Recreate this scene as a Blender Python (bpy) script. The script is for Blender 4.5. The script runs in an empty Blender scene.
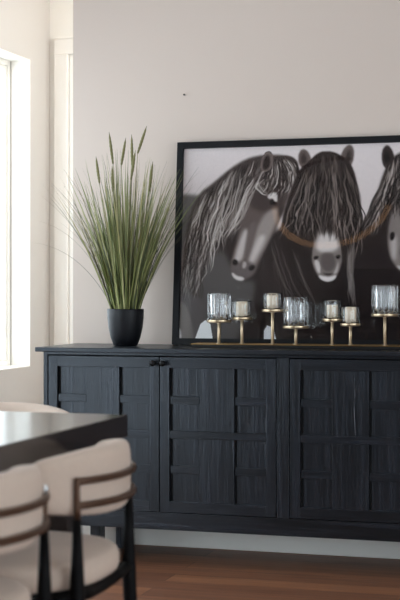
import bpy, bmesh, math, random
import numpy as np
from mathutils import Vector, Matrix
R = math.radians
S = bpy.context.scene
COL = S.collection
random.seed(11)

# ------------------------------------------------------------------ camera, sky, exposure
cd = bpy.data.cameras.new('camera'); cam = bpy.data.objects.new('camera', cd); COL.objects.link(cam)
CAMZ = 1.0956
cam.location = (0, 0, CAMZ); cam.rotation_euler = (R(90), 0, R(17.1))
cd.sensor_fit = 'VERTICAL'; cd.sensor_height = 36; cd.sensor_width = 24; cd.lens = 85.0
cd.shift_y = -9.5 / 600
cd.dof.use_dof = True; cd.dof.focus_distance = 5.75; cd.dof.aperture_fstop = 4.0
S.camera = cam
S.view_settings.view_transform = 'Standard'; S.view_settings.look = 'None'
S.view_settings.gamma = 1; S.view_settings.use_curve_mapping = False
S.view_settings.exposure = -0.12
S.cycles.use_denoising = True
S.cycles.max_bounces = 14; S.cycles.transmission_bounces = 12; S.cycles.transparent_max_bounces = 16
S.cycles.diffuse_bounces = 6
S.cycles.sample_clamp_indirect = 8

w = bpy.data.worlds.new('sky'); S.world = w; w.use_nodes = True
bg = w.node_tree.nodes['Background']; bg.inputs[0].default_value = (0.80, 0.915, 1, 1); bg.inputs[1].default_value = 6.0

def daylight(name, loc, rot, sx, sy):
    """Sky portal in a window opening: guides the sampling of the sky, adds no light of its own."""
    l = bpy.data.lights.new(name, 'AREA'); l.shape = 'RECTANGLE'; l.size = sx; l.size_y = sy
    l.cycles.is_portal = True
    o = bpy.data.objects.new(name, l); COL.objects.link(o); o.location = loc; o.rotation_euler = rot
    return o
# windows of the left wall: (y0, y1, z0, z1); window of the wall behind the camera: (x0, x1, z0, z1)
LW = [(4.75, 6.53, 0.715, 2.25), (2.2, 4.4, 0.06, 2.25)]
FW = (0.3, 2.9, 0.06, 2.3)
RW = (-0.6, 3.4, 0.06, 2.3)                       # glazed doors in the right wall (y0, y1, z0, z1)
HW = (5.98, 6.68, 0.6, 2.4)                       # unseen window added behind the sideboard wall to brighten the recess
XL, YB, YR, YF, XR, ZC = -2.9, 5.77, 6.78, -3.2, 3.4, 2.9
for (a, b, c, d) in LW:
    daylight('window_daylight', (XL - .17, (a+b)/2, (c+d)/2), (0, R(-90), 0), d-c, b-a)
daylight('window_daylight', ((FW[0]+FW[1])/2, YF - .17, (FW[2]+FW[3])/2), (R(90), 0, 0), FW[1]-FW[0], FW[3]-FW[2])
daylight('window_daylight', (XR + .17, (RW[0]+RW[1])/2, (RW[2]+RW[3])/2), (0, R(90), 0), RW[3]-RW[2], RW[1]-RW[0])
daylight('window_daylight', (-1.3 + .17, (HW[0]+HW[1])/2, (HW[2]+HW[3])/2), (0, R(90), 0), HW[3]-HW[2], HW[1]-HW[0])

# ------------------------------------------------------------------ materials
def lin(r, g, b):
    f = lambda c: (c/255)/12.92 if c/255 <= .04045 else ((c/255+.055)/1.055)**2.4
    return (f(r), f(g), f(b), 1)

class NT:
    def __init__(s, name):
        s.m = bpy.data.materials.new(name); s.m.use_nodes = True; s.t = s.m.node_tree
        s.b = s.t.nodes['Principled BSDF']; s.out = s.t.nodes['Material Output']
    def n(s, typ, **kw):
        x = s.t.nodes.new(typ)
        for k, v in kw.items():
            if k.startswith('i_'):
                key = k[2:]
                x.inputs[int(key) if key.isdigit() else key.replace('_', ' ')].default_value = v
            else: setattr(x, k, v)
        return x
    def l(s, a, b): s.t.links.new(a, b)

def plain(name, col, rough=.5, metal=0, spec=.5, noise=0, scale=30, bump=0, bscale=200, sheen=0):
    N = NT(name); b = N.b
    b.inputs['Base Color'].default_value = col; b.inputs['Roughness'].default_value = rough
    b.inputs['Metallic'].default_value = metal; b.inputs['Specular IOR Level'].default_value = spec
    if sheen: b.inputs['Sheen Weight'].default_value = sheen
    tc = N.n('ShaderNodeTexCoord')
    if noise:
        nz = N.n('ShaderNodeTexNoise', i_Scale=scale, i_Detail=4.0); N.l(tc.outputs['Object'], nz.inputs['Vector'])
        mx = N.n('ShaderNodeMix', data_type='RGBA'); N.l(nz.outputs['Fac'], mx.inputs['Factor'])
        mx.inputs['A'].default_value = tuple(c*(1-noise) for c in col[:3]) + (1,)
        mx.inputs['B'].default_value = tuple(min(1, c*(1+noise)) for c in col[:3]) + (1,)
        N.l(mx.outputs['Result'], b.inputs['Base Color'])
    if bump:
        nb = N.n('ShaderNodeTexNoise', i_Scale=bscale, i_Detail=3.0); N.l(tc.outputs['Object'], nb.inputs['Vector'])
        bp = N.n('ShaderNodeBump', i_Strength=bump, i_Distance=.002); N.l(nb.outputs['Fac'], bp.inputs['Height']); N.l(bp.outputs[0], b.inputs['Normal'])
    return N.m

def oak(name, axis, dark, light, rough=.5, var=.35, cross=70, along=2.2, bump=.35, rvar=.1):
    """Brushed, open-grained stained oak with the grain along one axis."""
    N = NT(name); b = N.b; tc = N.n('ShaderNodeTexCoord'); oi = N.n('ShaderNodeObjectInfo')
    ad = N.n('ShaderNodeVectorMath', operation='MULTIPLY_ADD'); N.l(oi.outputs['Random'], ad.inputs[0]); ad.inputs[1].default_value = (7, 11, 13); N.l(tc.outputs['Object'], ad.inputs[2])
    def grain(c, a, det, dist):
        sc = [c, c, c]; sc['XYZ'.index(axis)] = a
        mp = N.n('ShaderNodeMapping'); mp.inputs['Scale'].default_value = sc; N.l(ad.outputs[0], mp.inputs[0])
        nz = N.n('ShaderNodeTexNoise', i_Scale=1.0, i_Detail=det, i_Distortion=dist, i_Roughness=.6); N.l(mp.outputs[0], nz.inputs['Vector']); return nz.outputs['Fac']
    g1 = grain(cross, along, 5.0, .6); g2 = grain(cross*5, along*5, 2.0, 0); g3 = grain(9, .8, 2.0, .8)
    r1 = N.n('ShaderNodeMapRange', i_From_Min=.47, i_From_Max=.76); N.l(g1, r1.inputs[0])
    r2 = N.n('ShaderNodeMapRange', i_From_Min=.5, i_From_Max=.82); N.l(g2, r2.inputs[0])
    r3 = N.n('ShaderNodeMapRange', i_From_Min=.3, i_From_Max=.7); N.l(g3, r3.inputs[0])
    m1 = N.n('ShaderNodeMath', operation='MULTIPLY'); N.l(r1.outputs[0], m1.inputs[0]); m1.inputs[1].default_value = .5
    m2 = N.n('ShaderNodeMath', operation='MULTIPLY_ADD'); N.l(r2.outputs[0], m2.inputs[0]); m2.inputs[1].default_value = .28; N.l(m1.outputs[0], m2.inputs[2])
    m3 = N.n('ShaderNodeMath', operation='MULTIPLY_ADD'); N.l(r3.outputs[0], m3.inputs[0]); m3.inputs[1].default_value = .22; N.l(m2.outputs[0], m3.inputs[2])
    mx = N.n('ShaderNodeMix', data_type='RGBA'); N.l(m3.outputs[0], mx.inputs['Factor']); mx.inputs['A'].default_value = dark; mx.inputs['B'].default_value = light
    vr = N.n('ShaderNodeMapRange', i_To_Min=1-var, i_To_Max=1+var); N.l(oi.outputs['Random'], vr.inputs[0])
    mu = N.n('ShaderNodeVectorMath', operation='SCALE'); N.l(mx.outputs['Result'], mu.inputs[0]); N.l(vr.outputs[0], mu.inputs['Scale'])
    N.l(mu.outputs[0], b.inputs['Base Color'])
    rv = N.n('ShaderNodeMapRange', i_To_Min=rough+rvar*.5, i_To_Max=rough-rvar*.6); N.l(m3.outputs[0], rv.inputs[0]); N.l(rv.outputs[0], b.inputs['Roughness'])   # open grain is duller
    b.inputs['Specular IOR Level'].default_value = .55; b.inputs['Specular Tint'].default_value = (.84, .91, 1, 1)
    bp = N.n('ShaderNodeBump', i_Strength=bump, i_Distance=.002); N.l(m3.outputs[0], bp.inputs['Height']); N.l(bp.outputs[0], b.inputs['Normal'])
    return N.m

def floor_mat():
    N = NT('brown_plank_floor'); b = N.b; tc = N.n('ShaderNodeTexCoord')
    br = N.n('ShaderNodeTexBrick', i_Scale=1.0, offset=.37, i_Mortar_Size=.0016, i_Brick_Width=1.7, i_Row_Height=.13, i_Bias=0.0, i_Mortar_Smooth=.3)
    N.l(tc.outputs['Object'], br.inputs['Vector'])
    br.inputs['Color1'].default_value = lin(146, 96, 66); br.inputs['Color2'].default_value = lin(112, 71, 50); br.inputs['Mortar'].default_value = lin(48, 29, 20)
    mp = N.n('ShaderNodeMapping'); mp.inputs['Scale'].default_value = (2.2, 42, 1); N.l(tc.outputs['Object'], mp.inputs[0])
    nz = N.n('ShaderNodeTexNoise', i_Scale=1.0, i_Detail=6.0, i_Distortion=.5); N.l(mp.outputs[0], nz.inputs['Vector'])
    mr = N.n('ShaderNodeMapRange', i_From_Min=.3, i_From_Max=.7, i_To_Min=.72, i_To_Max=1.2); N.l(nz.outputs['Fac'], mr.inputs[0])
    mu = N.n('ShaderNodeVectorMath', operation='SCALE'); N.l(br.outputs['Color'], mu.inputs[0]); N.l(mr.outputs[0], mu.inputs['Scale']); N.l(mu.outputs[0], b.inputs['Base Color'])
    b.inputs['Roughness'].default_value = .5
    bp = N.n('ShaderNodeBump', i_Strength=.25, i_Distance=.003); N.l(br.outputs['Fac'], bp.inputs['Height']); bp.invert = True; N.l(bp.outputs[0], b.inputs['Normal'])
    return N.m

def thin_glass(name, tint=(1, 1, 1, 1), rough=0.0, ior=1.5):
    N = NT(name); N.t.nodes.remove(N.b)
    tr = N.n('ShaderNodeBsdfTransparent'); tr.inputs[0].default_value = tint
    gl = N.n('ShaderNodeBsdfGlossy'); gl.inputs['Roughness'].default_value = rough
    fr = N.n('ShaderNodeFresnel'); ge = N.n('ShaderNodeNewGeometry')   # same reflectance from both sides of the pane
    io = N.n('ShaderNodeMapRange', i_To_Min=ior, i_To_Max=1/ior); N.l(ge.outputs['Backfacing'], io.inputs[0]); N.l(io.outputs[0], fr.inputs[0])
    mx = N.n('ShaderNodeMixShader'); N.l(fr.outputs[0], mx.inputs[0]); N.l(tr.outputs[0], mx.inputs[1]); N.l(gl.outputs[0], mx.inputs[2]); N.l(mx.outputs[0], N.out.inputs[0])
    return N.m

def solid_glass(name):
    N = NT(name); b = N.b
    b.inputs['Transmission Weight'].default_value = 1; b.inputs['Roughness'].default_value = .015; b.inputs['IOR'].default_value = 1.46
    b.inputs['Base Color'].default_value = (1, 1, 1, 1)
    return N.m

M = dict(
    wall_l=plain('soft_white_wall_paint', lin(196, 192, 187), .85, noise=.012, scale=3, bump=.06, bscale=160),
    wall_d=plain('dimming_charcoal_paint', lin(70, 68, 68), .85, noise=.012, scale=3),  # dark tone given to the unseen wall to weaken its reflections
    wall=plain('warm_white_wall_paint', lin(212, 197, 187), .85, noise=.012, scale=3, bump=.06, bscale=160),
    white=plain('white_trim_paint', lin(244, 242, 236), .45, noise=.01, scale=4),
    ceil=plain('white_ceiling_paint', lin(236, 234, 230), .9, noise=.01, scale=2),
    floor=floor_mat(),
    oak_v=oak('charcoal_oak_upright_grain', 'Z', lin(6, 7, 9), lin(54, 58, 68), .27, .1, bump=.42),
    oak_h=oak('charcoal_oak_level_grain', 'X', lin(6, 7, 9), lin(54, 58, 68), .27, .1, bump=.42),
    oak_top=oak('charcoal_oak_top', 'X', lin(12, 13, 17), lin(52, 57, 70), .28, .1),
    inside=plain('dark_cabinet_inside', lin(14, 15, 18), .7, noise=.1),
    dust=plain('pale_dusty_split', lin(120, 122, 130), .8, noise=.1),
    knob=plain('blackened_iron', lin(22, 21, 22), .35, metal=.7, noise=.1),
    frame=plain('black_frame_wood', lin(10, 11, 16), .5, spec=.25, noise=.15, scale=60),
    backing=plain('frame_backing_board', lin(90, 72, 55), .9, noise=.1),
    glass=thin_glass('window_glass'), pglass=thin_glass('picture_glass', rough=.02, ior=1.28),
    cup=solid_glass('fluted_clear_glass'),
    brass=plain('antique_brass', lin(186, 166, 138), .3, metal=1, noise=.12, scale=40),
    traym=plain('bronze_tray_metal', lin(22, 18, 15), .4, metal=.2, noise=.2, scale=30),
    trayrim=plain('gold_tray_rim', lin(190, 150, 96), .28, metal=1, noise=.12, scale=30),
    wax=plain('cream_candle_wax', lin(238, 222, 198), .55, noise=.03, scale=20),
    wick=plain('black_wick', lin(25, 20, 18), .9, noise=.1),
    pot=plain('matte_black_pot', lin(15, 16, 21), .45, spec=.3, noise=.12, scale=12),
    soil=plain('dark_soil', lin(45, 36, 28), .95, noise=.5, scale=90, bump=.6, bscale=120),
    head=plain('seed_head_brown_green', lin(122, 118, 76), .8, noise=.35, scale=160, bump=.5, bscale=300),
    fabric=plain('cream_boucle_fabric', lin(202, 182, 167), .95, spec=.15, noise=.05, scale=80, bump=.25, bscale=420, sheen=.15),
    chair_black=plain('black_lacquered_wood', lin(6, 5, 6), .55, spec=.12, noise=.1),
    bronze=plain('brown_bronze_metal', lin(84, 60, 45), .38, metal=.55, noise=.12, scale=40),
    chrome=plain('polished_stud_metal', lin(225, 228, 230), .12, metal=1, noise=.02),
    tabletop=oak('espresso_table_wood', 'Y', lin(34, 26, 24), lin(52, 41, 38), .19, var=.0, cross=40, along=1.6, bump=.04, rvar=.01),
    ring_dark=plain('dark_bronze_lamp', lin(58, 42, 30), .35, metal=.8, noise=.1),
)
M['tabletop'].node_tree.nodes['Principled BSDF'].inputs['Specular IOR Level'].default_value = .7
def blade_mat():
    N = NT('grass_blade_greens'); b = N.b
    vc = N.n('ShaderNodeVertexColor'); vc.layer_name = 'Col'; N.l(vc.outputs[0], b.inputs['Base Color'])
    b.inputs['Roughness'].default_value = .5; b.inputs['Specular IOR Level'].default_value = .35
    return N.m
M['blade'] = blade_mat()
def print_mat():
    N = NT('printed_photo_paper'); b = N.b
    vc = N.n('ShaderNodeVertexColor'); vc.layer_name = 'Col'; N.l(vc.outputs[0], b.inputs['Base Color'])
    b.inputs['Roughness'].default_value = .9; b.inputs['Specular IOR Level'].default_value = .1
    return N.m
M['print'] = print_mat()
def glow_mat(name, col, strength):
    N = NT(name); N.b.inputs['Emission Color'].default_value = col; N.b.inputs['Emission Strength'].default_value = strength
    N.b.inputs['Base Color'].default_value = col
    return N.m

# ------------------------------------------------------------------ helpers
def link_mesh(name, bm, mats, parent=None, smooth=False):
    me = bpy.data.meshes.new(name); bm.normal_update(); bm.to_mesh(me); bm.free()
    for m in (mats if isinstance(mats, (list, tuple)) else [mats]): me.materials.append(m)
    if smooth: me.polygons.foreach_set('use_smooth', [True]*len(me.polygons))
    o = bpy.data.objects.new(name, me); COL.objects.link(o)
    if parent: o.parent = parent
    return o
def tag(o, label=None, cat=None, group=None, kind=None):
    if label: o['label'] = label
    if cat: o['category'] = cat
    if group: o['group'] = group
    if kind: o['kind'] = kind
    return o
def thing(name, label, cat, loc=(0, 0, 0), rz=0, group=None):
    o = bpy.data.objects.new(name, None); COL.objects.link(o); o.empty_display_size = .1
    o.location = loc; o.rotation_euler = (0, 0, rz)
    return tag(o, label, cat, group)
def box(bm, x0, x1, y0, y1, z0, z1, bev=0, mat=0, seg=2):
    r = bmesh.ops.create_cube(bm, size=1.0)
    for v in r['verts']:
        v.co = Vector(((x0+x1)/2+v.co.x*(x1-x0), (y0+y1)/2+v.co.y*(y1-y0), (z0+z1)/2+v.co.z*(z1-z0)))
    fs = list({f for v in r['verts'] for f in v.link_faces})
    for f in fs: f.material_index = mat
    if bev:
        es = list({e for v in r['verts'] for e in v.link_edges})
        bmesh.ops.bevel(bm, geom=es, offset=bev, segments=seg, affect='EDGES', profile=.5, clamp_overlap=True, material=-1)
    return bm
def boxes(name, specs, mats, parent=None, bev=0):
    bm = bmesh.new()
    for s in specs: box(bm, *s[:6], bev=bev, mat=s[6] if len(s) > 6 else 0)
    return link_mesh(name, bm, mats, parent)
def lathe(bm, prof, n=48, cx=0, cy=0, flute=0, flute_n=0, mat=0):
    """prof: list of (r, z[, fluted])."""
    rings = []
    for p in prof:
        r, z = p[0], p[1]; fl = flute if len(p) > 2 and p[2] else 0
        if r < 1e-6: rings.append([bm.verts.new((cx, cy, z))]*n); continue
        rings.append([bm.verts.new((cx+(r+fl*math.cos(flute_n*2*math.pi*k/n))*math.cos(2*math.pi*k/n), cy+(r+fl*math.cos(flute_n*2*math.pi*k/n))*math.sin(2*math.pi*k/n), z)) for k in range(n)])
    for a, b in zip(rings, rings[1:]):
        for k in range(n):
            vs = [a[k], a[(k+1) % n], b[(k+1) % n], b[k]]
            u = []
            for v in vs:
                if v not in u: u.append(v)
            if len(u) > 2:
                f = bm.faces.new(u); f.material_index = mat
    return bm
def tube(bm, pts, rad, n=10, flat=1.0, up=Vector((0, 0, 1)), mat=0, cap=True):
    """Sweep along pts; rad a number or a list; flat scales the section across 'up'."""
    pts = [Vector(p) for p in pts]; rings = []
    for i, p in enumerate(pts):
        t = (pts[min(i+1, len(pts)-1)]-pts[max(i-1, 0)]).normalized()
        a = up.cross(t)
        a = a.normalized() if a.length > 1e-4 else Vector((1, 0, 0))
        b = t.cross(a).normalized(); r = rad[i] if isinstance(rad, (list, tuple)) else rad
        rings.append([bm.verts.new(p+a*(r*flat*math.cos(2*math.pi*k/n))+b*(r*math.sin(2*math.pi*k/n))) for k in range(n)])
    for A, B in zip(rings, rings[1:]):
        for k in range(n):
            f = bm.faces.new((A[k], A[(k+1) % n], B[(k+1) % n], B[k])); f.material_index = mat
    if cap:
        bm.faces.new(rings[0][::-1]).material_index = mat; bm.faces.new(rings[-1]).material_index = mat
    return bm
def copy_thing(src, loc, rz, label):
    def cp(o, par):
        c = o.copy(); COL.objects.link(c); c.parent = par
        for ch in list(o.children): cp(ch, c)
        return c
    c = cp(src, None); c.location = loc; c.rotation_euler = (0, 0, rz); c['label'] = label
    return c

# ------------------------------------------------------------------ the room
def struct(name, specs, m, parent=None, bev=0):
    o = boxes(name, specs, m, parent, bev)
    if not parent: o['kind'] = 'structure'
    return o
T = .17
struct('floor', [(XL-T, XR+T, YF-T, YR+T, -.1, 0)], M['floor'])
struct('ceiling', [(XL-T, XR+T, YF-T, YR+T, ZC, ZC+.1)], M['ceil'])
# left wall with two window openings
seg = []; y = YF - T
for (a, b, c, d) in sorted(LW):
    seg += [(XL-T, XL, y, a, 0, ZC), (XL-T, XL, a, b, 0, c), (XL-T, XL, a, b, d, ZC)]; y = b
seg.append((XL-T, XL, y, YR+T, 0, ZC))
struct('wall_left', seg, M['wall_l'])
XW = -2.357                                     # free left end of the sideboard wall
struct('wall_back', [(XW, XR+T, YB, YB+.13, 0, ZC)], M['wall'])
struct('wall_right', [(XR, XR+T, YF-T, RW[0], 0, ZC), (XR, XR+T, RW[1], YB, 0, ZC), (XR, XR+T, RW[0], RW[1], 0, RW[2]), (XR, XR+T, RW[0], RW[1], RW[3], ZC)], M['wall'])
struct('wall_recess', [(XL, -1.3, YR, YR+T, 0, ZC)], M['white'])
struct('wall_recess_end', [(-1.3, -1.3+T, YB+.13, HW[0], 0, ZC), (-1.3, -1.3+T, HW[1], YR+T, 0, ZC), (-1.3, -1.3+T, HW[0], HW[1], 0, HW[2]), (-1.3, -1.3+T, HW[0], HW[1], HW[3], ZC)], M['white'])
struct('wall_front', [(XL-T, FW[0], YF-T, YF, 0, ZC), (FW[1], XR+T, YF-T, YF, 0, ZC), (FW[0], FW[1], YF-T, YF, 0, FW[2]), (FW[0], FW[1], YF-T, YF, FW[3], ZC)], M['wall_d'])
def baseboard(name, x0, x1, y0, y1):
    return struct(name, [(x0, x1, y0, y1, 0, .13)], M['white'], bev=.004)
baseboard('baseboard_back', XW, XR, YB-.014, YB)
baseboard('baseboard_left', XL, XL+.014, LW[1][1]+.02, YR)
baseboard('baseboard_right', XR-.014, XR, RW[1]+.02, YB-.014)
baseboard('baseboard_front', XL+.014, FW[0]-.02, YF, YF+.014)
# white painted reveals lining the two left windows
for k, (a, b, c, d) in enumerate(LW):
    struct('trim_%d' % (k+2), [(XL-.10, XL+.001, b-.004, b+.0005, c, d), (XL-.10, XL+.001, a-.0005, a+.004, c, d), (XL-.10, XL+.001, a, b, c-.0005, c+.004), (XL-.10, XL+.001, a, b, d-.004, d+.0005)], M['white'])
# windows: white frames with a pane in each
def window(name, axis, a, b, c, d, pos, mull=1, f=.05, g0=.03, dp=.03):
    sp = []
    bars = [(a, a+f, c, d), (b-f, b, c, d), (a+f, b-f, c, c+f), (a+f, b-f, d-f, d)]
    for k in range(mull):
        m = a+(b-a)*(k+1)/(mull+1); bars.append((m-.03, m+.03, c+f, d-f))
    zt = c+(d-c)*.5
    for (p, q, r, s) in bars:
        sp.append((pos-dp, pos+dp, p, q, r, s) if axis == 'y' else (p, q, pos-dp, pos+dp, r, s))
    o = struct(name, sp, M['white'], bev=.004)
    # inner sash beading
    sp = []
    edges = [a+f] + [a+(b-a)*(k+1)/(mull+1) for k in range(mull)] + [b-f]
    for k in range(len(edges)-1):
        p = edges[k] + (0 if k == 0 else .03); q = edges[k+1] - (0 if k == len(edges)-2 else .03); g = g0
        for bb in ((p, p+g, c+f, d-f), (q-g, q, c+f, d-f), (p+g, q-g, c+f, c+f+g), (p+g, q-g, d-f-g, d-f)):
            sp.append((pos-.02, pos+.012, *bb) if axis == 'y' else (bb[0], bb[1], pos-.02, pos+.012, bb[2], bb[3]))
        pane = (pos-.006, pos, p+g, q-g, c+f+g, d-f-g) if axis == 'y' else (p+g, q-g, pos-.006, pos, c+f+g, d-f-g)
        boxes('pane', [pane], M['glass'], o)
    boxes('sash', sp, M['white'], o, bev=.003)
    return o
window('window_1', 'y', *LW[0], XL-.125, 1, .03, .018, .02)
window('window_2', 'y', *LW[1], XL-.125)
window('window_3', 'x', *FW, YF-.125)
window('window_4', 'y', *RW, XR+.125, 3)
window('recess_fill_window', 'y', *HW, -1.3+.125, 0)  # added out of view, lets extra daylight into the recess
# white door with its casing at the back of the recess
dx0, dx1 = -2.79, -1.96
door = struct('door_1', [(dx0+.004, dx1-.004, YR-.008, YR, .008, 2.306)], M['white'])
sp = []
for (p, q) in ((dx0+.11, (dx0+dx1)/2-.05), ((dx0+dx1)/2+.05, dx1-.11)):
    for (r, s) in ((.2, .95), (1.1, 2.15)):
        sp += [(p, q, YR-.014, YR-.008, r, r+.02), (p, q, YR-.014, YR-.008, s-.02, s), (p, p+.02, YR-.014, YR-.008, r+.02, s-.02), (q-.02, q, YR-.014, YR-.008, r+.02, s-.02)]
boxes('door_moulding', sp, M['white'], door, bev=.002)
bm = bmesh.new(); lathe(bm, [(0, 0), (.028, 0), (.028, .006), (.01, .008), (.01, .04), (.024, .045), (.027, .06), (.018, .07), (0, .072)], 20)
bmesh.ops.transform(bm, matrix=Matrix.Translation((dx1-.07, YR-.008, .98)) @ Matrix.Rotation(R(90), 4, 'X'), verts=bm.verts)
link_mesh('door_knob', bm, M['brass'], door, True)
struct('trim_1', [(dx0-.078, dx0, YR-.022, YR, 0, 2.31), (dx1, dx1+.078, YR-.022, YR, 0, 2.31), (dx0-.078, dx1+.078, YR-.022, YR, 2.31, 2.39), (dx0-.082, dx1+.082, YR-.027, YR, 2.39, 2.40)], M['white'], bev=.003)
# ------------------------------------------------------------------ sideboard
ZS = .8655                                       # height of its top
YD = 5.32                                        # front of its doors
side = thing('sideboard', 'long charcoal oak sideboard with lattice panel doors against the wall', 'sideboard', (-1.30, 5.53, 0))
def P(o):
    """Parent a world-built part to the sideboard."""
    o.parent = side; o.matrix_parent_inverse = Matrix.Translation(side.location).inverted(); return o
DX = [(-2.281, -1.8070), (-1.8030, -1.3305), (-1.273, -.8005), (-.7965, -.3235)]
XE0, XE1 = -2.303, -.3015
ZD0, ZD1 = .218, .832
P(boxes('top', [(XE0-.03, XE1+.03, 5.302, 5.755, ZS-.018, ZS)], M['oak_top'], bev=.0025))
P(boxes('carcass', [(XE0, DX[0][0]-.004, YD, 5.75, .148, ZS-.018), (DX[3][1]+.004, XE1, YD, 5.75, .148, ZS-.018), (DX[1][1]+.004, DX[2][0]-.004, YD, 5.72, ZD0-.002, ZD1+.0035),
     (DX[0][0]-.004, DX[3][1]+.004, YD, 5.75, ZD1+.004, ZS-.018, 1), (DX[0][0]-.004, DX[3][1]+.004, YD, 5.75, .148, ZD0-.0025, 1), (DX[0][0]-.004, DX[3][1]+.004, 5.735, 5.75, ZD0-.0025, ZD1+.004, 2),
     (DX[0][0]-.004, DX[1][1]+.004, YD+.03, 5.735, ZD0-.0025, ZD0-.001, 2)], [M['oak_v'], M['oak_h'], M['inside']], bev=.0012))
for x in (-2.115, -.53):
    for (y0, y1) in ((5.36, 5.425), (5.655, 5.72)):
        P(boxes('leg', [(x, x+.04, y0, y1, 0, .149)], M['oak_v'], bev=.002))
sw = .039; rh = .043; b3 = .03
for i, (a, b) in enumerate(DX):
    d = P(boxes('door', [(a, a+sw, YD, YD+.022, ZD0, ZD1), (b-sw, b, YD, YD+.022, ZD0, ZD1), (a+sw, b-sw, YD, YD+.022, ZD1-rh, ZD1, 1), (a+sw, b-sw, YD, YD+.022, ZD0, ZD0+rh, 1),
          (a+sw+.011, a+.305, YD+.011, YD+.021, ZD0+rh-.003, ZD1-rh+.003), (a+.316, b-sw+.003, YD+.011, YD+.021, ZD0+rh-.003, ZD1-rh+.003), (a+sw-.003, b-sw+.003, YD+.023, YD+.026, ZD0+rh-.003, ZD1-rh+.003, 2)], [M['oak_v'], M['oak_h'], M['inside']], bev=.001))
    c0, c1 = a+.163, a+.305
    zs = [ZD1-.170, ZD1-.3065, ZD1-.444]
    def sub(name, specs, m):
        o = boxes(name, specs, m, bev=.0008); o.parent = d; return o
    sub('centre_board', [(c0, c1, YD+.0035, YD+.0125, zs[1]+b3/2, ZD1-rh)], M['oak_v'])
    sub('centre_board', [(c0, c1, YD+.0035, YD+.0125, ZD0+rh, zs[1]-b3/2)], M['oak_v'])
    sub('batten', [(a+sw, b-sw, YD+.002, YD+.0125, zs[1]-b3/2, zs[1]+b3/2)], M['oak_h'])
    for z in (zs[0], zs[2]):
        sub('batten', [(a+sw+.004, c0, YD+.003, YD+.0125, z-b3/2, z+b3/2)], M['oak_h'])
        sub('batten', [(c1+.004, b-sw, YD+.003, YD+.0125, z-b3/2, z+b3/2)], M['oak_h'])
    if i in (1, 2):                                  # a natural split in the wood
        ck = ((.1135, .790, .012), (.1165, .758, .012), (.1285, .725, .012), (.133, .672, .012)) if i == 1 else ((.2500, .763, .0035), (.2520, .70, .0035), (.2490, .64, .0035), (.2535, .543, .0035))
        bm = bmesh.new()
        tube(bm, [(a+x, YD+dy, z) for x, z, dy in ck], [.0006, .0012, .0014, .0006], 6)
        q = link_mesh('crack', bm, M['inside'] if i == 1 else M['dust'], None); q.parent = d; q['label'] = 'dark split in the wood' if i == 1 else 'pale split in the wood'
    bm = bmesh.new(); lathe(bm, [(0, 0), (.008, 0), (.008, .004), (.0055, .008), (.0075, .014), (.0125, .019), (.0125, .024), (.009, .028), (0, .029)], 20)
    kx = b-.020 if i % 2 == 0 else a+.016
    bmesh.ops.transform(bm, matrix=Matrix.Translation((kx, YD, .808)) @ Matrix.Rotation(R(90), 4, 'X'), verts=bm.verts)
    k = link_mesh('knob', bm, M['knob'], None, True); k.parent = d; k['label'] = 'small black iron knob'

# ------------------------------------------------------------------ framed picture leaning on the wall
FWID, FH, FD, FB = 1.25, .861, .03, .027
LEAN = R(5.0)
pic = thing('framed_picture', 'large black framed sepia photo of three long-maned horses leaning on the wall', 'picture')
pic.location = (-1.866, 5.660, ZS + FD*math.sin(LEAN) + .0005); pic.rotation_euler = (-LEAN, 0, 0)
bm = bmesh.new()
def mitre(bm, o4, i4, y0, y1):
    fo = [bm.verts.new((x, y0, z)) for x, z in o4]; fi = [bm.verts.new((x, y0, z)) for x, z in i4]
    bo = [bm.verts.new((x, y1, z)) for x, z in o4]; bi = [bm.verts.new((x, y1, z)) for x, z in i4]
    for k in range(4):
        j = (k+1) % 4
        bm.faces.new((fo[k], fo[j], fi[j], fi[k])); bm.faces.new((bo[j], bo[k], bi[k], bi[j]))
        bm.faces.new((fo[j], fo[k], bo[k], bo[j])); bm.faces.new((fi[k], fi[j], bi[j], bi[k]))
mitre(bm, [(0, 0), (FWID, 0), (FWID, FH), (0, FH)], [(FB, FB), (FWID-FB, FB), (FWID-FB, FH-FB), (FB, FH-FB)], 0, FD)
bmesh.ops.recalc_face_normals(bm, faces=bm.faces)
bmesh.ops.bevel(bm, geom=[e for e in bm.edges], offset=.0015, segments=2, affect='EDGES')
link_mesh('frame', bm, M['frame'], pic)
boxes('backing_board', [(FB-.004, FWID-FB+.004, .0215, .0265, FB-.004, FH-FB+.004)], M['backing'], pic)
boxes('glazing', [(FB-.003, FWID-FB+.003, .011, .0125, FB-.003, FH-FB+.003)], M['pglass'], pic)['label'] = 'clear reflective picture glass'
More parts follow.
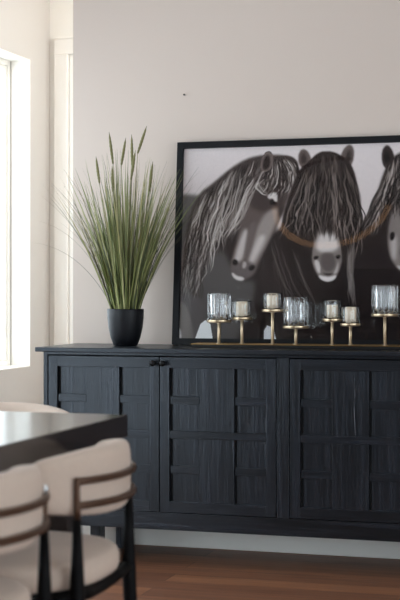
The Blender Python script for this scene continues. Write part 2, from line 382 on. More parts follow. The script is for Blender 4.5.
# ---- the printed photograph inside the frame: three long-maned horses, drawn by numpy on a fine grid ----
def draw_print(W, Hh, m2u):
    """Returns a (Hh, W, 3) sRGB picture. Design units: 'u' to the right, 'v' down (see m2u)."""
    rs = np.random.RandomState(7)
    jj, ii = np.meshgrid(np.arange(W), np.arange(Hh))
    U, V = m2u(jj, ii)                       # design coordinate of every sample
    step = abs(m2u(np.array([1.0]), np.array([0.0]))[0][0] - m2u(np.array([0.0]), np.array([0.0]))[0][0])
    sv = abs(m2u(np.array([0.0]), np.array([1.0]))[1][0] - m2u(np.array([0.0]), np.array([0.0]))[1][0])
    U0, V0 = float(U[0, 0]), float(V[0, 0])
    img = np.zeros((Hh, W, 3))

    def blur(a, r):
        r = int(r)
        if r < 1: return a
        for ax in (0, 1):
            for _ in range(2):
                p = np.pad(a, [(r, r) if k == ax else (0, 0) for k in range(2)], mode='edge')
                c = np.cumsum(p, axis=ax)
                c = np.concatenate([np.zeros_like(np.take(c, [0], axis=ax)), c], axis=ax)
                n = a.shape[ax]
                a = (np.take(c, np.arange(2*r+1, 2*r+1+n), axis=ax) - np.take(c, np.arange(0, n), axis=ax)) / (2*r+1)
        return a

    def inside(poly):
        m = np.zeros(U.shape, bool)
        n = len(poly)
        for k in range(n):
            x0, y0 = poly[k]; x1, y1 = poly[(k+1) % n]
            if y0 == y1: continue
            c = ((V >= min(y0, y1)) & (V < max(y0, y1)))
            xs = x0 + (V - y0) * (x1 - x0) / (y1 - y0)
            m ^= c & (U < xs)
        return m.astype(float)

    def smooth(poly, n=3):
        p = np.array(poly, float)
        for _ in range(n):
            q = np.roll(p, -1, 0)
            p = np.stack([p*.75+q*.25, p*.25+q*.75], 1).reshape(-1, 2)
        return [tuple(x) for x in p]

    def fill(poly, col, soft=1, op=1.0, sm=2):
        m = blur(inside(smooth(poly, sm) if sm else poly), soft/step) * op
        for k in range(3): img[..., k] = img[..., k]*(1-m) + col[k]*m

    def strands(guides, n, cols, op=.6, wave=1.5, width=.55, cut=(.75, 1.0), start=(0, .15), drift=3.0, lock=5):
        G = []
        for g in guides:
            g = np.array(g, float)
            d = np.r_[0, np.cumsum(np.hypot(*np.diff(g, axis=0).T))]
            t = np.linspace(0, d[-1], 12)
            G.append(np.stack([np.interp(t, d, g[:, 0]), np.interp(t, d, g[:, 1])], 1))
        G = np.array(G)
        for _ in range(n):
            s = rs.rand()*(len(G)-1); k = min(int(s), len(G)-2); f = s-k
            c = G[k]*(1-f)+G[k+1]*f
            L = np.hypot(*np.diff(c, axis=0).T).sum()
            sa, sb = rs.uniform(*start), rs.uniform(*cut)
            ph, fr, am = rs.rand()*6.3, rs.uniform(.5, 1.1), wave*rs.uniform(.3, 1)
            dr = rs.normal(0, drift); jx, jy = rs.normal(0, .6, 2)
            base = np.array(cols[rs.randint(len(cols))], float)*rs.uniform(.88, 1.1)
            for h in range(lock):
                a = sa+abs(rs.normal(0, .03)); b = sb-abs(rs.normal(0, .05))
                N = max(8, int(L*2.2/step))
                t = np.linspace(a, b, N)*11
                x = np.interp(t, np.arange(12), c[:, 0]); y = np.interp(t, np.arange(12), c[:, 1])
                w = am*np.sin(ph+t*fr*1.5)*(.35+t/11)+.25*am*np.sin(ph*2+t*fr*4)
                off = rs.normal(0, width)
                x = x+w+dr*(t/11)**2+jx+off*np.sin(np.linspace(.5, 2.9, N)); y = y+w*.3+jy
                col = base*rs.uniform(.9, 1.1)
                al = op*rs.uniform(.55, 1)*np.clip(np.sin(np.linspace(.2, 3.05, N))*1.5, 0, 1)
                px = (x-U0)/step; py = (y-V0)/sv
                ix = np.floor(px).astype(int); iy = np.floor(py).astype(int); fx = px-ix; fy = py-iy
                for dx, dy, wt in ((0, 0, (1-fx)*(1-fy)), (1, 0, fx*(1-fy)), (0, 1, (1-fx)*fy), (1, 1, fx*fy)):
                    X, Y = ix+dx, iy+dy
                    ok = (X >= 0) & (X < W) & (Y >= 0) & (Y < Hh)
                    A = (al*wt*.8)[ok][:, None]
                    img[Y[ok], X[ok]] = img[Y[ok], X[ok]]*(1-A)+col*A

    # sky, mist and hills
    t = np.clip((V-140)/110, 0, 1)[..., None]
    img[:] = np.array([208, 201, 201])*(1-t)+np.array([186, 178, 177])*t
    fill([(100, 196), (190, 193), (215, 200), (260, 225), (300, 260), (300, 420), (100, 420)], (112, 107, 106), 2)
    fill([(100, 260), (200, 250), (250, 290), (250, 420), (100, 420)], (104, 99, 99), 8)
    D = (56, 48, 47)
    # third horse's body, then the middle horse's body
    fill([(350, 250), (366, 222), (376, 200), (384, 172), (395, 158), (420, 152), (470, 160), (520, 200), (520, 420), (345, 420)], D, 1.2)
    fill([(262, 250), (285, 228), (300, 210), (350, 205), (362, 235), (375, 250), (390, 420), (255, 420)], D, 2)
    fill([(330, 250), (420, 250), (430, 420), (330, 420)], (54, 47, 47), 5)
    # first horse: body, neck and mane mass
    fill([(186, 232), (198, 195), (214, 184), (234, 167), (252, 158), (275, 156), (296, 160), (300, 172), (290, 200), (270, 250), (246, 300), (225, 300), (205, 300), (188, 290)], (86, 78, 76), 1.2)
    fill([(222, 240), (262, 225), (290, 235), (292, 300), (286, 420), (236, 420), (240, 330), (232, 290)], (64, 56, 55), 4)
    fill([(224, 245), (236, 268), (248, 282), (262, 280), (255, 310), (240, 345), (214, 345), (205, 300), (200, 270)], (99, 95, 94), 3)
    fill([(181, 300), (190, 304), (196, 322), (200, 345), (178, 345)], (128, 122, 120), 1.5)
    fill([(181, 304), (184, 330), (181, 345), (177, 345)], (60, 54, 53), 1)
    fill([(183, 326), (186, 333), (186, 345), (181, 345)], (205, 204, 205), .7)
    fill([(203, 345), (200, 338), (205, 324), (210, 320), (215, 324), (219, 345)], (222, 222, 228), .5, 1, 0)  # bright reflection in the picture glass, painted into the print
    fill([(269, 345), (269, 330), (272, 325), (278, 327), (283, 345)], (216, 216, 222), .5, 1, 0)  # second glass reflection, likewise painted as a pale shape
    # mane of the first horse
    dk = [(60, 52, 50), (72, 63, 61), (52, 45, 44)]; md = [(120, 112, 109), (138, 130, 126), (104, 96, 93)]; lt = [(172, 166, 162), (190, 184, 180), (158, 150, 146)]
    gm = [[(206, 192), (196, 215), (190, 245), (184, 285)], [(216, 184), (207, 210), (198, 245), (190, 300)], [(230, 171), (218, 200), (208, 235), (196, 290)],
          [(242, 164), (232, 190), (222, 225), (212, 270)], [(254, 160), (246, 185), (236, 215), (228, 250)], [(264, 164), (256, 190), (248, 212), (230, 240)]]
    strands(gm, 170, dk, .8, 2.2); strands(gm, 70, md, .65, 2.4); strands(gm, 38, lt, .75, 2.8, width=.45)
    strands(gm, 80, dk, .85, 2.6, start=(.0, .55), width=.7); strands(gm, 40, md, .7, 2.6, start=(.1, .6)); strands(gm, 46, lt, .8, 3.0, start=(.05, .6), cut=(.6, 1.05), width=.4)
    strands(gm[:3], 26, lt, .6, 2.8, cut=(.8, 1.0), start=(.3, .6), width=.5); strands(gm[:3], 26, dk, .6, 2.8, cut=(.8, 1.0), start=(.3, .7))
    gl = [[(186, 232), (184, 265), (182, 300)], [(200, 235), (196, 265), (190, 310)], [(218, 235), (210, 265), (203, 300)]]
    strands(gl, 26, lt + md, .5, 2, lock=4); strands(gl, 16, dk, .45, 2, lock=4)
    # face of the first horse
    fill([(254, 178), (270, 174), (288, 186), (288, 206), (281, 224), (272, 243), (264, 260), (258, 276), (246, 281), (237, 277), (233, 266), (238, 248), (243, 225), (248, 200)], (108, 98, 95), 1.1)
    fill([(254, 176), (276, 174), (290, 188), (288, 205), (276, 214), (256, 212), (249, 200)], (84, 74, 72), 2.5)
    fill([(266, 213), (284, 208), (276, 232), (266, 252), (258, 268), (250, 268), (254, 245)], (150, 142, 139), 2.0)
    fill([(247, 228), (252, 232), (249, 252), (243, 266), (236, 266), (240, 248)], (184, 177, 175), 2.0)
    fill([(262, 236), (270, 236), (262, 254), (255, 266), (252, 262), (257, 248)], (186, 179, 177), 2.0)
    fill([(252, 224), (260, 222), (256, 246), (250, 262), (247, 256)], (118, 108, 106), 1.5)
    fill([(236, 262), (256, 262), (260, 270), (255, 277), (244, 279), (236, 274)], (112, 104, 103), 1.6)
    fill([(236.5, 260), (240, 260), (242, 264), (238, 266.5), (235.5, 264)], (52, 45, 44), .9)
    fill([(252, 268), (256, 265), (259, 267), (257, 271), (253, 271)], (56, 49, 48), 1.0)
    fill([(235.5, 272), (240, 276), (249, 278), (247, 281.5), (240, 280.5), (235.5, 276)], (196, 190, 188), .8)
    fill([(246, 262), (250, 262), (250, 268), (246, 270)], (168, 160, 158), 1)
    fill([(272, 202), (277, 200), (279, 204), (276, 206.5), (272, 206)], (40, 34, 33), .9)
    fill([(269, 198), (273, 194), (279, 194), (280, 203), (277, 204), (275, 200), (271, 201)], (196, 190, 188), .8, 1, 1)
    fill([(281, 208), (287, 206), (285, 216), (280, 220)], (76, 67, 65), 1.6)
    gf = [[(272, 163), (264, 172), (257, 184), (250, 200)], [(274, 161), (272, 176), (267, 190), (262, 199)], [(278, 160), (280, 175), (278, 188), (270, 198)], [(284, 160), (290, 172), (291, 186), (286, 203)], [(290, 160), (299, 167), (301, 180), (297, 206)]]
    fill([(272, 160), (285, 157), (298, 161), (301, 176), (294, 186), (284, 176), (276, 180)], (78, 69, 67), 1)
    strands(gf, 46, dk, .8, 1.2, drift=1.5); strands(gf, 26, md, .65, 1.4, drift=1.5); strands(gf, 24, lt, .85, 1.4, drift=1.5, width=.35); strands(gf, 16, dk, .8, 1.4, drift=1.5)
    strands([[(270, 178), (262, 186), (268, 195), (274, 196)], [(262, 182), (256, 190), (264, 197), (272, 198)]], 7, lt, .7, .5, drift=.5, lock=3)
    strands([[(262, 166), (250, 186), (240, 212), (236, 238)], [(258, 190), (250, 205), (244, 222), (226, 242)]], 12, md + lt, .75, 1.2, drift=1)
    fill([(261, 172), (262.5, 159), (268, 152), (273.5, 154), (275, 165), (270, 174)], (118, 108, 105), .5, 1, 1)
    fill([(264, 170), (265, 160), (270, 155.5), (272, 166), (268, 172)], (62, 54, 52), .8, 1, 1)
    # middle horse
    fill([(300, 168), (299, 157), (303, 151), (309, 154), (313, 164), (310, 176)], (112, 102, 99), .6)
    fill([(302, 168), (302, 158), (305, 155), (309, 164)], (74, 65, 63), 1.1)
    fill([(339, 166), (343, 153), (349, 148), (354, 153), (353, 166), (347, 176)], (112, 102, 99), .6)
    fill([(345, 166), (347, 155), (351, 154), (351, 166)], (74, 65, 63), 1.1)
    fill([(310, 164), (318, 156), (328, 154), (340, 158), (352, 168), (358, 190), (362, 225), (361, 255), (350, 268), (338, 258), (318, 258), (300, 240), (284, 244), (284, 222), (291, 196), (300, 172)], (62, 53, 51), 1.0)
    fill([(319, 226), (337, 226), (343, 250), (344, 264), (340, 276), (334, 282), (326, 282), (319, 275), (314, 262), (315, 250)], (132, 124, 121), .9)
    fill([(321, 236), (329, 232), (338, 238), (342, 250), (330, 255), (317, 252)], (190, 184, 182), 2.0)
    fill([(318, 222), (337, 222), (340, 234), (319, 234)], (84, 75, 73), 3.0)
    fill([(323, 254), (336, 254), (338, 268), (331, 274), (323, 268)], (106, 98, 96), 1.2)
    fill([(316, 260), (322, 262), (324, 274), (320, 274)], (188, 182, 180), .9)
    fill([(341, 260), (338, 270), (335, 275), (340, 274)], (176, 169, 167), .9)
    fill([(316, 257.5), (321, 257), (321, 259), (317, 261.5)], (44, 37, 36), .7)
    fill([(337.5, 257), (342.5, 256), (341.5, 260), (338.5, 260)], (44, 37, 36), .7)
    fill([(320, 275), (331, 278), (340, 275), (336, 282), (325, 282)], (205, 199, 198), .8)
    fill([(324, 273), (331, 275), (337, 273), (331, 277)], (58, 50, 49), .6)
    g2 = [[(310, 166), (300, 190), (293, 215), (285, 243)], [(316, 160), (309, 190), (304, 215), (301, 246)], [(322, 158), (318, 190), (316, 215), (316, 246)], [(328, 157), (328, 190), (328, 215), (326, 240)],
          [(334, 158), (338, 190), (341, 215), (340, 246)], [(340, 160), (347, 190), (352, 215), (350, 262)], [(346, 166), (356, 190), (362, 220), (359, 262)]]
    strands(g2, 120, [(40, 33, 32), (52, 44, 42), (62, 53, 50)], .85, 2.2); strands(g2, 52, [(112, 103, 99), (96, 87, 84)], .75, 2.6, width=.45); strands(g2, 26, [(150, 141, 137), (132, 123, 119)], .8, 2.8, start=(.1, .6), width=.4); strands(g2, 70, [(36, 30, 29), (48, 41, 39)], .85, 2.6, start=(.1, .6)); strands(g2, 24, [(128, 119, 115)], .8, 2.8, start=(.1, .7), width=.4)
    strands([[(314, 160), (310, 172), (308, 184)], [(328, 156), (328, 168), (328, 180)], [(342, 160), (348, 172), (350, 184)]], 40, [(74, 65, 63), (98, 89, 86), (60, 52, 50)], .7, .6, drift=1)
    strands([[(356, 240), (354, 270), (358, 312)], [(348, 245), (349, 275), (351, 310)]], 16, [(150, 143, 140), (116, 109, 106)], .7, .8, drift=1)
    strands([[(270, 235), (278, 270), (300, 320)], [(284, 240), (292, 270), (314, 310)], [(300, 250), (308, 280), (330, 318)]], 11, [(140, 132, 129), (108, 100, 97)], .6, 1.4, lock=2)
    strands([[(262, 240), (264, 280), (262, 330)], [(300, 260), (305, 290), (320, 345)]], 14, [(96, 88, 86), (84, 76, 74)], .5, 1.4, lock=2)
    # third horse
    fill([(381, 170), (380, 156), (385, 149), (391, 156), (393, 168), (388, 176)], (66, 57, 56), .7)
    fill([(383, 168), (383, 158), (386, 155), (389, 166)], (36, 30, 30), .8)
    fill([(430, 168), (434, 154), (440, 150), (445, 156), (443, 170)], (66, 57, 56), .7)
    fill([(390, 214), (398, 205), (424, 205), (424, 236), (418, 262), (408, 274), (397, 272), (389, 258), (386, 238)], (132, 124, 121), 1.2)
    fill([(396, 205), (424, 205), (422, 226), (402, 226)], (84, 75, 73), 3.5)
    fill([(389, 240), (396, 236), (396, 262), (391, 262)], (172, 165, 163), 1.6)
    fill([(398, 246), (415, 246), (413, 266), (400, 266)], (104, 96, 94), 2.0)
    fill([(413, 243), (417.5, 242), (416, 247), (413, 247)], (46, 39, 38), .8)
    fill([(389, 236), (393, 234), (394, 240), (390, 244)], (36, 30, 30), .7)
    fill([(395, 266), (404, 269), (413, 265), (409, 273), (399, 272)], (186, 180, 178), .8)
    g3 = [[(388, 170), (380, 192), (370, 215), (358, 246)], [(393, 160), (390, 185), (384, 206), (374, 240)], [(402, 156), (400, 180), (396, 200), (388, 226)], [(416, 156), (416, 180), (416, 200), (416, 226)], [(430, 160), (436, 190), (440, 215), (446, 246)]]
    strands(g3, 90, [(44, 37, 36), (58, 50, 48)], .85, 1.8); strands(g3, 44, [(108, 99, 96), (88, 80, 77)], .7, 2); strands(g3[:3], 18, [(158, 150, 146)], .75, 2.2, width=.4); strands(g3, 30, [(38, 32, 31)], .85, 2, start=(.1, .6))
    g4 = [[(450, 170), (470, 200), (480, 260)], [(430, 240), (445, 280), (450, 330)]]
    strands(g4, 20, md, .5, 2)
    img += rs.normal(0, 2.5, img.shape[:2])[..., None]
    return np.clip(img, 0, 255)

PW, PH = 528, 360
pw, ph = FWID-2*FB, FH-2*FB
gx = FB+pw*np.arange(PW+1)/PW; gz = FH-FB-ph*np.arange(PH+1)/PH
# the drawing's own design units: 240 across the printed width, 198 down
ct_, st_ = math.cos(R(17.1)), math.sin(R(17.1))
def m2u(j, i):
    x = pic.location.x + FB + pw*(np.asarray(j)+.5)/PW; h = FH-FB-ph*(np.asarray(i)+.5)/PH
    yy = pic.location.y + .017*math.cos(LEAN) + h*math.sin(LEAN); z = pic.location.z + h*math.cos(LEAN)
    dep = 5.72*ct_ + 1.39*st_
    return x*0 + 287.5 + (x+1.39)*232.0, 240.0 - (z-1.3105)*236.5 + 0*x
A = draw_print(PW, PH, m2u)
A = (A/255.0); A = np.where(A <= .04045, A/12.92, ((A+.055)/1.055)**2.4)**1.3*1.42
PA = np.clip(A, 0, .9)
vx, vz = np.meshgrid(gx, gz)
co = np.stack([vx, np.full_like(vx, .017), vz], -1).reshape(-1, 3)
jj, ii = np.meshgrid(np.arange(PW), np.arange(PH)); v0 = (ii*(PW+1)+jj).reshape(-1)
quads = np.stack([v0, v0+PW+1, v0+PW+2, v0+1], 1)
me = bpy.data.meshes.new('print'); me.vertices.add(len(co)); me.vertices.foreach_set('co', co.astype(np.float32).ravel())
me.loops.add(len(quads)*4); me.loops.foreach_set('vertex_index', quads.ravel().astype(np.int32))
me.polygons.add(len(quads)); me.polygons.foreach_set('loop_start', (np.arange(len(quads))*4).astype(np.int32))
me.update(); me.validate()
ca = me.color_attributes.new('Col', 'FLOAT_COLOR', 'POINT')
E = np.zeros((PH+1, PW+1, 4), np.float32); E[..., 3] = 1
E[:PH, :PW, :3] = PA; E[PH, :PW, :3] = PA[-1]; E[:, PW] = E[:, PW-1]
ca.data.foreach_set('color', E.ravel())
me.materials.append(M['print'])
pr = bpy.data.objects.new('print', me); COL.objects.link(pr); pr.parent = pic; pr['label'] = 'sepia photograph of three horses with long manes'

# tiny nail in the wall above the plant
bm = bmesh.new(); lathe(bm, [(0, 0), (.0022, 0), (.0022, .012), (.004, .012), (.004, .0145), (0, .0148)], 12)
bmesh.ops.transform(bm, matrix=Matrix.Translation((-1.842, YB, 1.931)) @ Matrix.Rotation(R(90), 4, 'X'), verts=bm.verts)
tag(link_mesh('nail', bm, M['knob']), 'tiny dark nail in the bare wall above the picture corner', 'nail')

# ------------------------------------------------------------------ potted grass
PX, PY = -2.03, 5.545
plant = thing('potted_plant', 'tall green ornamental grass in a round black pot on the sideboard', 'plant', (PX, PY, ZS))
bm = bmesh.new()
lathe(bm, [(0, 0), (.044, 0), (.050, .003), (.062, .035), (.071, .075), (.0755, .115), (.0765, .150), (.0755, .154), (.0725, .153), (.071, .140), (.069, .115), (0, .115)], 56)
link_mesh('pot', bm, M['pot'], plant, True)
bm = bmesh.new(); lathe(bm, [(0, .143), (.03, .141), (.0705, .136), (.0705, .118)], 32); link_mesh('soil', bm, M['soil'], plant, True)
rg = random.Random(5)
verts, faces, cols = [], [], []
def blade(p0, az, lean, L, droop, w, col, tip, twist=0.0, n=9):
    """Curved tapering grass blade with a creased middle."""
    d = Vector((math.cos(az), math.sin(az), 0)); sidev = Vector((-math.sin(az+twist), math.cos(az+twist), 0))
    p = Vector(p0); th = lean; base = len(verts)
    for i in range(n+1):
        t = i/n; ww = w*(1-t**2.2)*(.55+.45*min(1, t*4))+.0003
        nrm = Vector((math.cos(th)*d.x, math.cos(th)*d.y, -math.sin(th)))
        verts.extend([p-sidev*ww, p+nrm*ww*.45, p+sidev*ww])
        c = [col[k]*(1-t**1.5)+tip[k]*t**1.5 for k in range(3)]; cols.extend([c]*3)
        if i < n:
            b = base+3*i; faces.extend([(b, b+1, b+4, b+3), (b+1, b+2, b+5, b+4)])
        th = lean+droop*((i+1)/n)**1.6
        p = p+(d*math.sin(th)+Vector((0, 0, 1))*math.cos(th))*(L/n)
greens = [lin(84, 96, 46), lin(108, 118, 62), lin(140, 146, 88), lin(180, 180, 128), lin(44, 52, 26), lin(66, 76, 48), lin(158, 162, 106)]
tips = [lin(134, 142, 92), lin(164, 160, 116), lin(168, 154, 108), lin(100, 110, 72)]
for k in range(330):
    az = rg.uniform(0, 2*math.pi); r = .058*math.sqrt(rg.random())
    s = rg.random()**1.15
    lean = s*.33+rg.uniform(-.03, .05); L = rg.uniform(.38, .70)*(1-.12*s)
    blade((r*math.cos(az), r*math.sin(az), .138), az+rg.uniform(-.4, .4), lean, L, rg.uniform(.0, .35)*(.3+s), rg.uniform(.0020, .0050), rg.choice(greens), rg.choice(tips), rg.uniform(-1.4, 1.4))
for k in range(110):                             # thin wispy outer blades that droop
    az = rg.uniform(0, 2*math.pi); r = .055*math.sqrt(rg.random())
    blade((r*math.cos(az), r*math.sin(az), .138), az+rg.uniform(-.3, .3), rg.uniform(.10, .40), rg.uniform(.42, .68), rg.uniform(.15, .75), rg.uniform(.0008, .0016), rg.choice(greens[:2]+greens[4:6]), rg.choice([lin(96, 92, 76), lin(70, 78, 66), lin(120, 112, 84)]), rg.uniform(-1.4, 1.4), 12)
for (az, lean, L, dr) in ((3.05, .36, .56, .95), (3.3, .48, .48, .95), (2.9, .30, .60, .80), (0.1, .40, .52, .55), (-.2, .34, .58, .65), (3.0, .28, .62, .6)):
    blade((.045*math.cos(az), .045*math.sin(az), .138), az, lean, L, dr, .0016, greens[4], lin(110, 106, 82), .8, 14)
for v in verts:                                  # the clump stays clear of the wall and of the picture frame
    lim = .19 if v.x < .06 else .19-.09*min(1, (v.x-.06)/.08)
    if v.y > 0: v.y = lim*math.tanh(v.y/lim)
me = bpy.data.meshes.new('foliage'); me.from_pydata([tuple(v) for v in verts], [], faces); me.update()
ca = me.color_attributes.new('Col', 'FLOAT_COLOR', 'POINT'); ca.data.foreach_set('color', [x for c in cols for x in (*c[:3], 1)])
me.materials.append(M['blade']); fo = bpy.data.objects.new('foliage', me); COL.objects.link(fo); fo.parent = plant
# seed heads on thin stalks: (tip offset x, depth, tip height above rim, length, lean)
for (tx, ty, tz, L, ln) in ((-.140, .02, .640, .115, -.14), (-.062, -.03, .735, .135, -.13), (-.010, .03, .715, .115, .17), (.034, -.02, .722, .130, -.02), (.086, .02, .760, .120, .34), (.058, -.04, .655, .125, .16), (.120, .0, .610, .125, .13), (-.075, .04, .600, .11, -.04)):
    top = Vector((tx, ty, .154+tz)); dv = Vector((math.sin(ln), 0, math.cos(ln))); lo = top-dv*L; root = Vector((tx*.25, ty*.4, .138))
    bm = bmesh.new(); pts = []; rad = []
    for i in range(17):
        t = i/16; rr = .0052*math.sin(math.pi*min(1, .12+t*.88))**.6*(1+.22*(i % 2)); pts.append(lo+dv*L*t); rad.append(max(.0008, rr*(1 if t < .9 else .55)))
    tube(bm, pts, rad, 9)
    hd = link_mesh('seed_head', bm, M['head'], plant, True)
    bm = bmesh.new(); tube(bm, [root+(lo-root)*t+dv*(-.05)*math.sin(math.pi*t)*.4 for t in np.linspace(0, 1, 9)], .0011, 6)
    st = link_mesh('stalk', bm, M['head'], hd, True)

# ------------------------------------------------------------------ candle centrepiece
TY = 5.515; TX0, TX1 = -1.716, -.79
hold = thing('candle_holder', 'long low bronze candle stand with seven brass posts on the sideboard', 'candle holder', (-1.3, TY, ZS))
bm = bmesh.new(); box(bm, TX0+1.3, TX1+1.3, -.045, .045, 0, .014, .002); link_mesh('base', bm, M['traym'], hold)
bm = bmesh.new()
for (a, b, c, d) in ((TX0+1.3, TX1+1.3, -.049, -.045), (TX0+1.3, TX1+1.3, .045, .049), (TX0+1.296, TX0+1.3, -.049, .049), (TX1+1.3, TX1+1.304, -.049, .049)): box(bm, a, b, c, d, .0125, .0158, .0005)
link_mesh('rim', bm, M['trayrim'], hold)['label'] = 'gold metal rim'
# (x, depth offset, plate height above sideboard, radius, height, has candle, label of the glass)
GL = [(-1.614, -.006, .1064, .046, .1135, 0, 'large fluted glass at the left end of the candle stand'),
      (-1.521, .006, .117, .038, .0706, 1, 'small glass cup beside the large glass at the left end of the stand'),
      (-1.390, -.008, .150, .039, .070, 1, 'small glass cup on the tallest small post, left of the middle large glass'),
      (-1.296, .000, .0845, .049, .1197, 0, 'large fluted glass on the lowest post in the middle of the stand'),
      (-1.150, .004, .1133, .0355, .079, 1, 'small glass cup directly under the middle horse muzzle'),
      (-1.074, -.008, .096, .0365, .071, 1, 'small low glass cup between the middle horse and the right large glass'),
      (-0.939, .000, .1342, .050, .1175, 0, 'large fluted glass at the right end of the candle stand, beneath the third horse')]
CL = {1: 'short cream candle in the glass beside the leftmost large glass', 2: 'short cream candle in the highest of the small glass cups', 4: 'short cream candle in the glass under the middle horse muzzle', 5: 'short cream candle in the lowest of the small glass cups'}
for i, (x, dy, hz, r, h, cdl, lab) in enumerate(GL):
    lx = x+1.3
    bm = bmesh.new(); lathe(bm, [(0, .014), (.012, .014), (.012, .017), (.0066, .020), (.0066, hz-.012), (.010, hz-.006), (0, hz-.006)], 20, lx, dy)
    link_mesh('post', bm, M['brass'], hold, True)
    bm = bmesh.new(); lathe(bm, [(0, hz-.007), (r*.6, hz-.007), (r+.003, hz-.0055), (r+.004, hz-.001), (r+.004, hz+.005), (r+.0026, hz+.005), (r+.0022, hz), (0, hz)], 44, lx, dy)
    link_mesh('plate', bm, M['brass'], hold)
    z0 = ZS+hz+.0004; ri = r-(.0065 if not cdl else .003); fl = .0024 if not cdl else .0003
    bm = bmesh.new()
    prof = [(0, 0)] + [(r-.003, 0), (r-.001, .002)] + [(r, t, 1) for t in np.linspace(.006, h-.004, 5)] + [(r-.0008, h), (ri+.0008, h)] + [(ri, t) for t in np.linspace(h-.004, .008, 5)] + [(ri-.003, .0055), (0, .005)]
    lathe(bm, prof, 168, 0, 0, fl, 14)
    bmesh.ops.recalc_face_normals(bm, faces=bm.faces)
    g = link_mesh('glass_cup', bm, M['cup'], None, True); g.location = (x, TY+dy, z0)
    tag(g, lab, 'glass', 'glass cups on the candle stand')
    if cdl:
        c = thing('candle', CL[i], 'candle', (x, TY+dy, z0+.0054), 0, 'candles in the glass cups')
        bm = bmesh.new(); ch = .054 + .004*(i % 2); lathe(bm, [(0, 0), (.0215, 0), (.0225, .0015), (.0225, ch-.003), (.0205, ch), (.014, ch-.002), (0, ch-.003)], 32)
        link_mesh('wax', bm, M['wax'], c, True)
        bm = bmesh.new(); tube(bm, [(0, 0, ch-.004), (.0003, 0, ch+.003), (.0015, 0, ch+.008)], .0011, 8); link_mesh('wick', bm, M['wick'], c, True)

# ------------------------------------------------------------------ dining table
TXR, TYF, TZ = -1.36, 3.735, .748
TXL, TYN = -2.44, 1.35
tb = thing('dining_table', 'dark espresso wood dining table with a thick square edge', 'table', ((TXL+TXR)/2, (TYF+TYN)/2, 0))
hx, hy = (TXR-TXL)/2, (TYF-TYN)/2
bm = bmesh.new(); box(bm, -hx, hx, -hy, hy, TZ-.062, TZ, .003); link_mesh('tabletop', bm, M['tabletop'], tb)
for sx in (-1, 1):
    for sy in (-1, 1):
        bm = bmesh.new(); x, y = sx*(hx-.13), sy*(hy-.20); box(bm, x-.045, x+.045, y-.045, y+.045, 0, TZ-.061, .004); link_mesh('leg', bm, M['tabletop'], tb)

# ------------------------------------------------------------------ dining chairs (local: back towards +x, seat centre at the origin)
def arc_pad(R0, th, span, z0, z1, rc, n=40, m=16):
    """Curved upholstered back: an arc in plan, rounded-rectangle outline, puffed section."""
    bm = bmesh.new(); H = (z1-z0)/2; zc = (z0+z1)/2; Wd = R0*span; rows = []
    k = 2*m
    for i in range(n+1):
        s = -1+2*i/n; e = 1-abs(s)**1.0
        arcpos = s*Wd
        q = max(0, abs(arcpos)-(Wd-rc))/rc               # rounded ends
        hh = H-rc*(1-math.sqrt(max(0, 1-q*q)))
        tt = th*(.22+.78*math.sqrt(max(0, 1-q**2.6)))
        if i in (0, n): hh = H-rc*.93; tt = th*.2
        a = arcpos/R0; row = []
        for j in range(k):
            u = 2*math.pi*j/k; cs, sn = math.cos(u), math.sin(u)
            px = math.copysign(abs(cs)**.62, cs)*tt/2; pz = math.copysign(abs(sn)**.42, sn)*hh
            rad = R0+px
            row.append(bm.verts.new((rad*math.cos(a), rad*math.sin(a), zc+pz-(.032*s*s if pz > 0 else -.026*s*s))))
        rows.append(row)
    for A, B in zip(rows, rows[1:]):
        for j in range(k): bm.faces.new((A[j], A[(j+1) % k], B[(j+1) % k], B[j]))
    bm.faces.new(rows[0][::-1]); bm.faces.new(rows[-1])
    bmesh.ops.recalc_face_normals(bm, faces=bm.faces)
    return bm
def seat_outline(a, n=72):
    out = []
    for k in range(n):
        u = 2*math.pi*k/n; c, s = math.cos(u), math.sin(u)
        e = 2.7 if c > 0 else 3.4
        r = (abs(c/(.288 if c > 0 else .245))**e+abs(s/.262)**e)**(-1/e)
        out.append((r*c*a, r*s*a))
    return out
def stack(bm, layers, n=72):
    rings = [[bm.verts.new((x+ox, y, z)) for x, y in seat_outline(a, n)] for a, z, ox in layers]
    for A, B in zip(rings, rings[1:]):
        for k in range(n): bm.faces.new((A[k], A[(k+1) % n], B[(k+1) % n], B[k]))
    bm.faces.new(rings[0][::-1]); bm.faces.new(rings[-1])
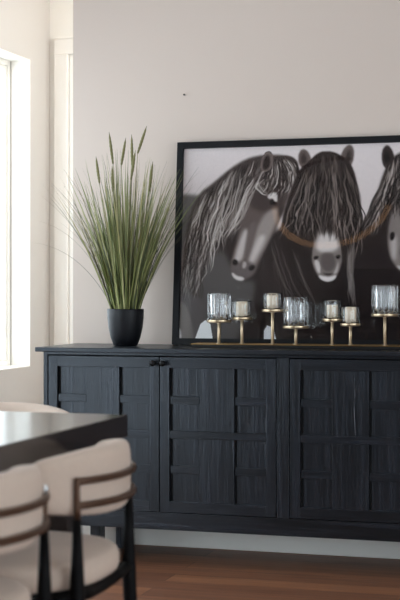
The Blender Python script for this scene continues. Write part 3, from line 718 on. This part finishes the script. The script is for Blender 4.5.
def make_chair(label):
    t = thing('dining_chair', label, 'chair', (0, 0, 0), 0, 'dining chairs around the table')
    bm = bmesh.new(); stack(bm, [(.93, .415, 0), (.985, .420, 0), (1.0, .432, 0), (1.0, .452, 0), (.985, .466, 0), (.95, .474, 0), (.88, .479, 0), (.6, .484, 0), (.3, .486, 0)]); link_mesh('seat', bm, M['fabric'], t, True)
    bm = bmesh.new(); stack(bm, [(.90, .385, 0), (.955, .387, 0), (.965, .40, 0), (.955, .415, 0)]); link_mesh('seat_frame', bm, M['chair_black'], t)
    RP = .325
    link_mesh('backrest', arc_pad(.297, .058, R(57), .578, .738, .060), M['fabric'], t, True)
    px, py = .293, .177                            # rear posts
    a0 = math.asin(py/(RP+.012))
    for z in (.667, .612):
        bm = bmesh.new(); pts = [((RP+.009)*math.cos(a), (RP+.009)*math.sin(a), z) for a in np.linspace(-R(34), R(34), 25)]
        tube(bm, pts, .0085, 10, flat=.8); link_mesh('back_rail', bm, M['bronze'], t, True)
    for sy in (-1, 1):
        x = (RP+.009)*math.cos(R(34)); y = sy*(RP+.009)*math.sin(R(34))
        bm = bmesh.new(); tube(bm, [(x, y, .578), (x, y, .61), (x, y, .665), (x, y, .676)], [.0085, .0075, .0070, .0065], 12, up=Vector((0, 1, 0))); link_mesh('back_post', bm, M['bronze'], t, True)
        zz = [0, .06, .20, .34, .42, .48, .583]; rr = [.009, .011, .0150, .0175, .0175, .0145, .0095]; xs = [.035, .028, .012, .003, 0, 0, 0]
        bm = bmesh.new(); tube(bm, [(x+xs[i], y+sy*xs[i]*.3, zz[i]) for i in range(7)], rr, 14, up=Vector((0, 1, 0))); link_mesh('leg', bm, M['chair_black'], t, True)
        bm = bmesh.new(); tube(bm, [(-.20-.02*(1-z/.42), sy*(.205+.02*(1-z/.42)), z) for z in (0, .08, .2, .32, .40)], [.009, .011, .015, .018, .017], 14, up=Vector((0, 1, 0))); link_mesh('leg', bm, M['chair_black'], t, True)
        # bracket from the rear leg into the seat frame
        bm = bmesh.new(); tube(bm, [(x-.002, y, .405), (x-.06, y*.98, .402), (x-.14, y*.95, .40)], .013, 8); link_mesh('stretcher', bm, M['chair_black'], t, True)
    bm = bmesh.new(); x = (RP+.009)*math.cos(R(34)); y = (RP+.009)*math.sin(R(34)); tube(bm, [(x, -y, .412), (x-.006, -y*.5, .398), (x-.006, 0, .395), (x-.006, y*.5, .398), (x, y, .412)], .014, 10); link_mesh('stretcher', bm, M['chair_black'], t, True)
    return t
CX = -1.48
c0 = make_chair('cream padded dining chair with bronze back rails nearest the sideboard, pushed under table')
c0.location = (CX, 3.131, 0); c0.rotation_euler.z = R(2)
c1 = copy_thing(c0, (CX, 2.597, 0), R(0), 'cream padded dining chair in front, cut by the left edge of the photo')
copy_thing(c0, (-1.90, 3.86, 0), R(90), 'cream dining chair at the far head of the table, its back seen over the tabletop')
bm = bmesh.new(); bmesh.ops.create_uvsphere(bm, u_segments=16, v_segments=10, radius=.0095)
bmesh.ops.transform(bm, matrix=Matrix.Translation(((.334*math.cos(R(31))), .334*math.sin(R(31)), .676)) @ Matrix.Diagonal((.7, 1, 1, 1)), verts=bm.verts)
o = link_mesh('stud', bm, M['chrome'], c1, True); o['label'] = 'small shiny round stud'

# ------------------------------------------------------------------ ring pendant above the table (seen only as a reflection in the picture glass)
pen = thing('pendant_lamp', 'slim round bronze hoop pendant hanging over the dining table, lower half softly lit', 'lamp', (-1.862, 2.6, 2.225))
tilt = Matrix.Rotation(R(28), 3, 'X'); RR = .372
def hoop(a0, a1, r, rad, n=64):
    return [tilt @ Vector((r*math.cos(a), 0, r*math.sin(a))) for a in np.linspace(a0, a1, n)]
bm = bmesh.new(); tube(bm, hoop(R(-8), R(188), RR, 0), .011, 12, up=Vector((0, 1, 0))); link_mesh('hoop', bm, M['ring_dark'], pen, True)
bm = bmesh.new(); tube(bm, hoop(R(188), R(352), RR, 0), .011, 14, up=Vector((0, 1, 0)), flat=1.8); link_mesh('light_strip', bm, glow_mat('warm_lamp_glow', (1, .56, .28, 1), 2.1), pen, True)['label'] = 'warm glowing lower half'
top = tilt @ Vector((0, 0, RR))
bm = bmesh.new(); tube(bm, [top, (top.x, top.y, ZC-2.225-.02)], .003, 8, up=Vector((0, 1, 0))); link_mesh('cable', bm, M['ring_dark'], pen, True)
bm = bmesh.new(); lathe(bm, [(0, ZC-2.225-.03), (.055, ZC-2.225-.028), (.06, ZC-2.225-.02), (.06, ZC-2.225-.0005), (0, ZC-2.225-.0005)], 32, top.x, top.y); link_mesh('canopy', bm, M['ring_dark'], pen, True)
# unseen flush lamp added to brighten the recess behind the sideboard wall
hl = thing('recess_fill_lamp', 'round flush ceiling lamp in the hall by the white door', 'lamp', (-2.0, 6.30, ZC))
bm = bmesh.new(); lathe(bm, [(0, -.0005), (.15, -.0005), (.155, -.01), (.15, -.03), (.135, -.035), (0, -.035)], 40); link_mesh('base', bm, M['white'], hl, True)
bm = bmesh.new(); lathe(bm, [(0, -.075), (.06, -.07), (.11, -.055), (.135, -.036)], 40); link_mesh('shade', bm, glow_mat('fill_lamp_glow', (1, .98, .95, 1), 52.0), hl, True)
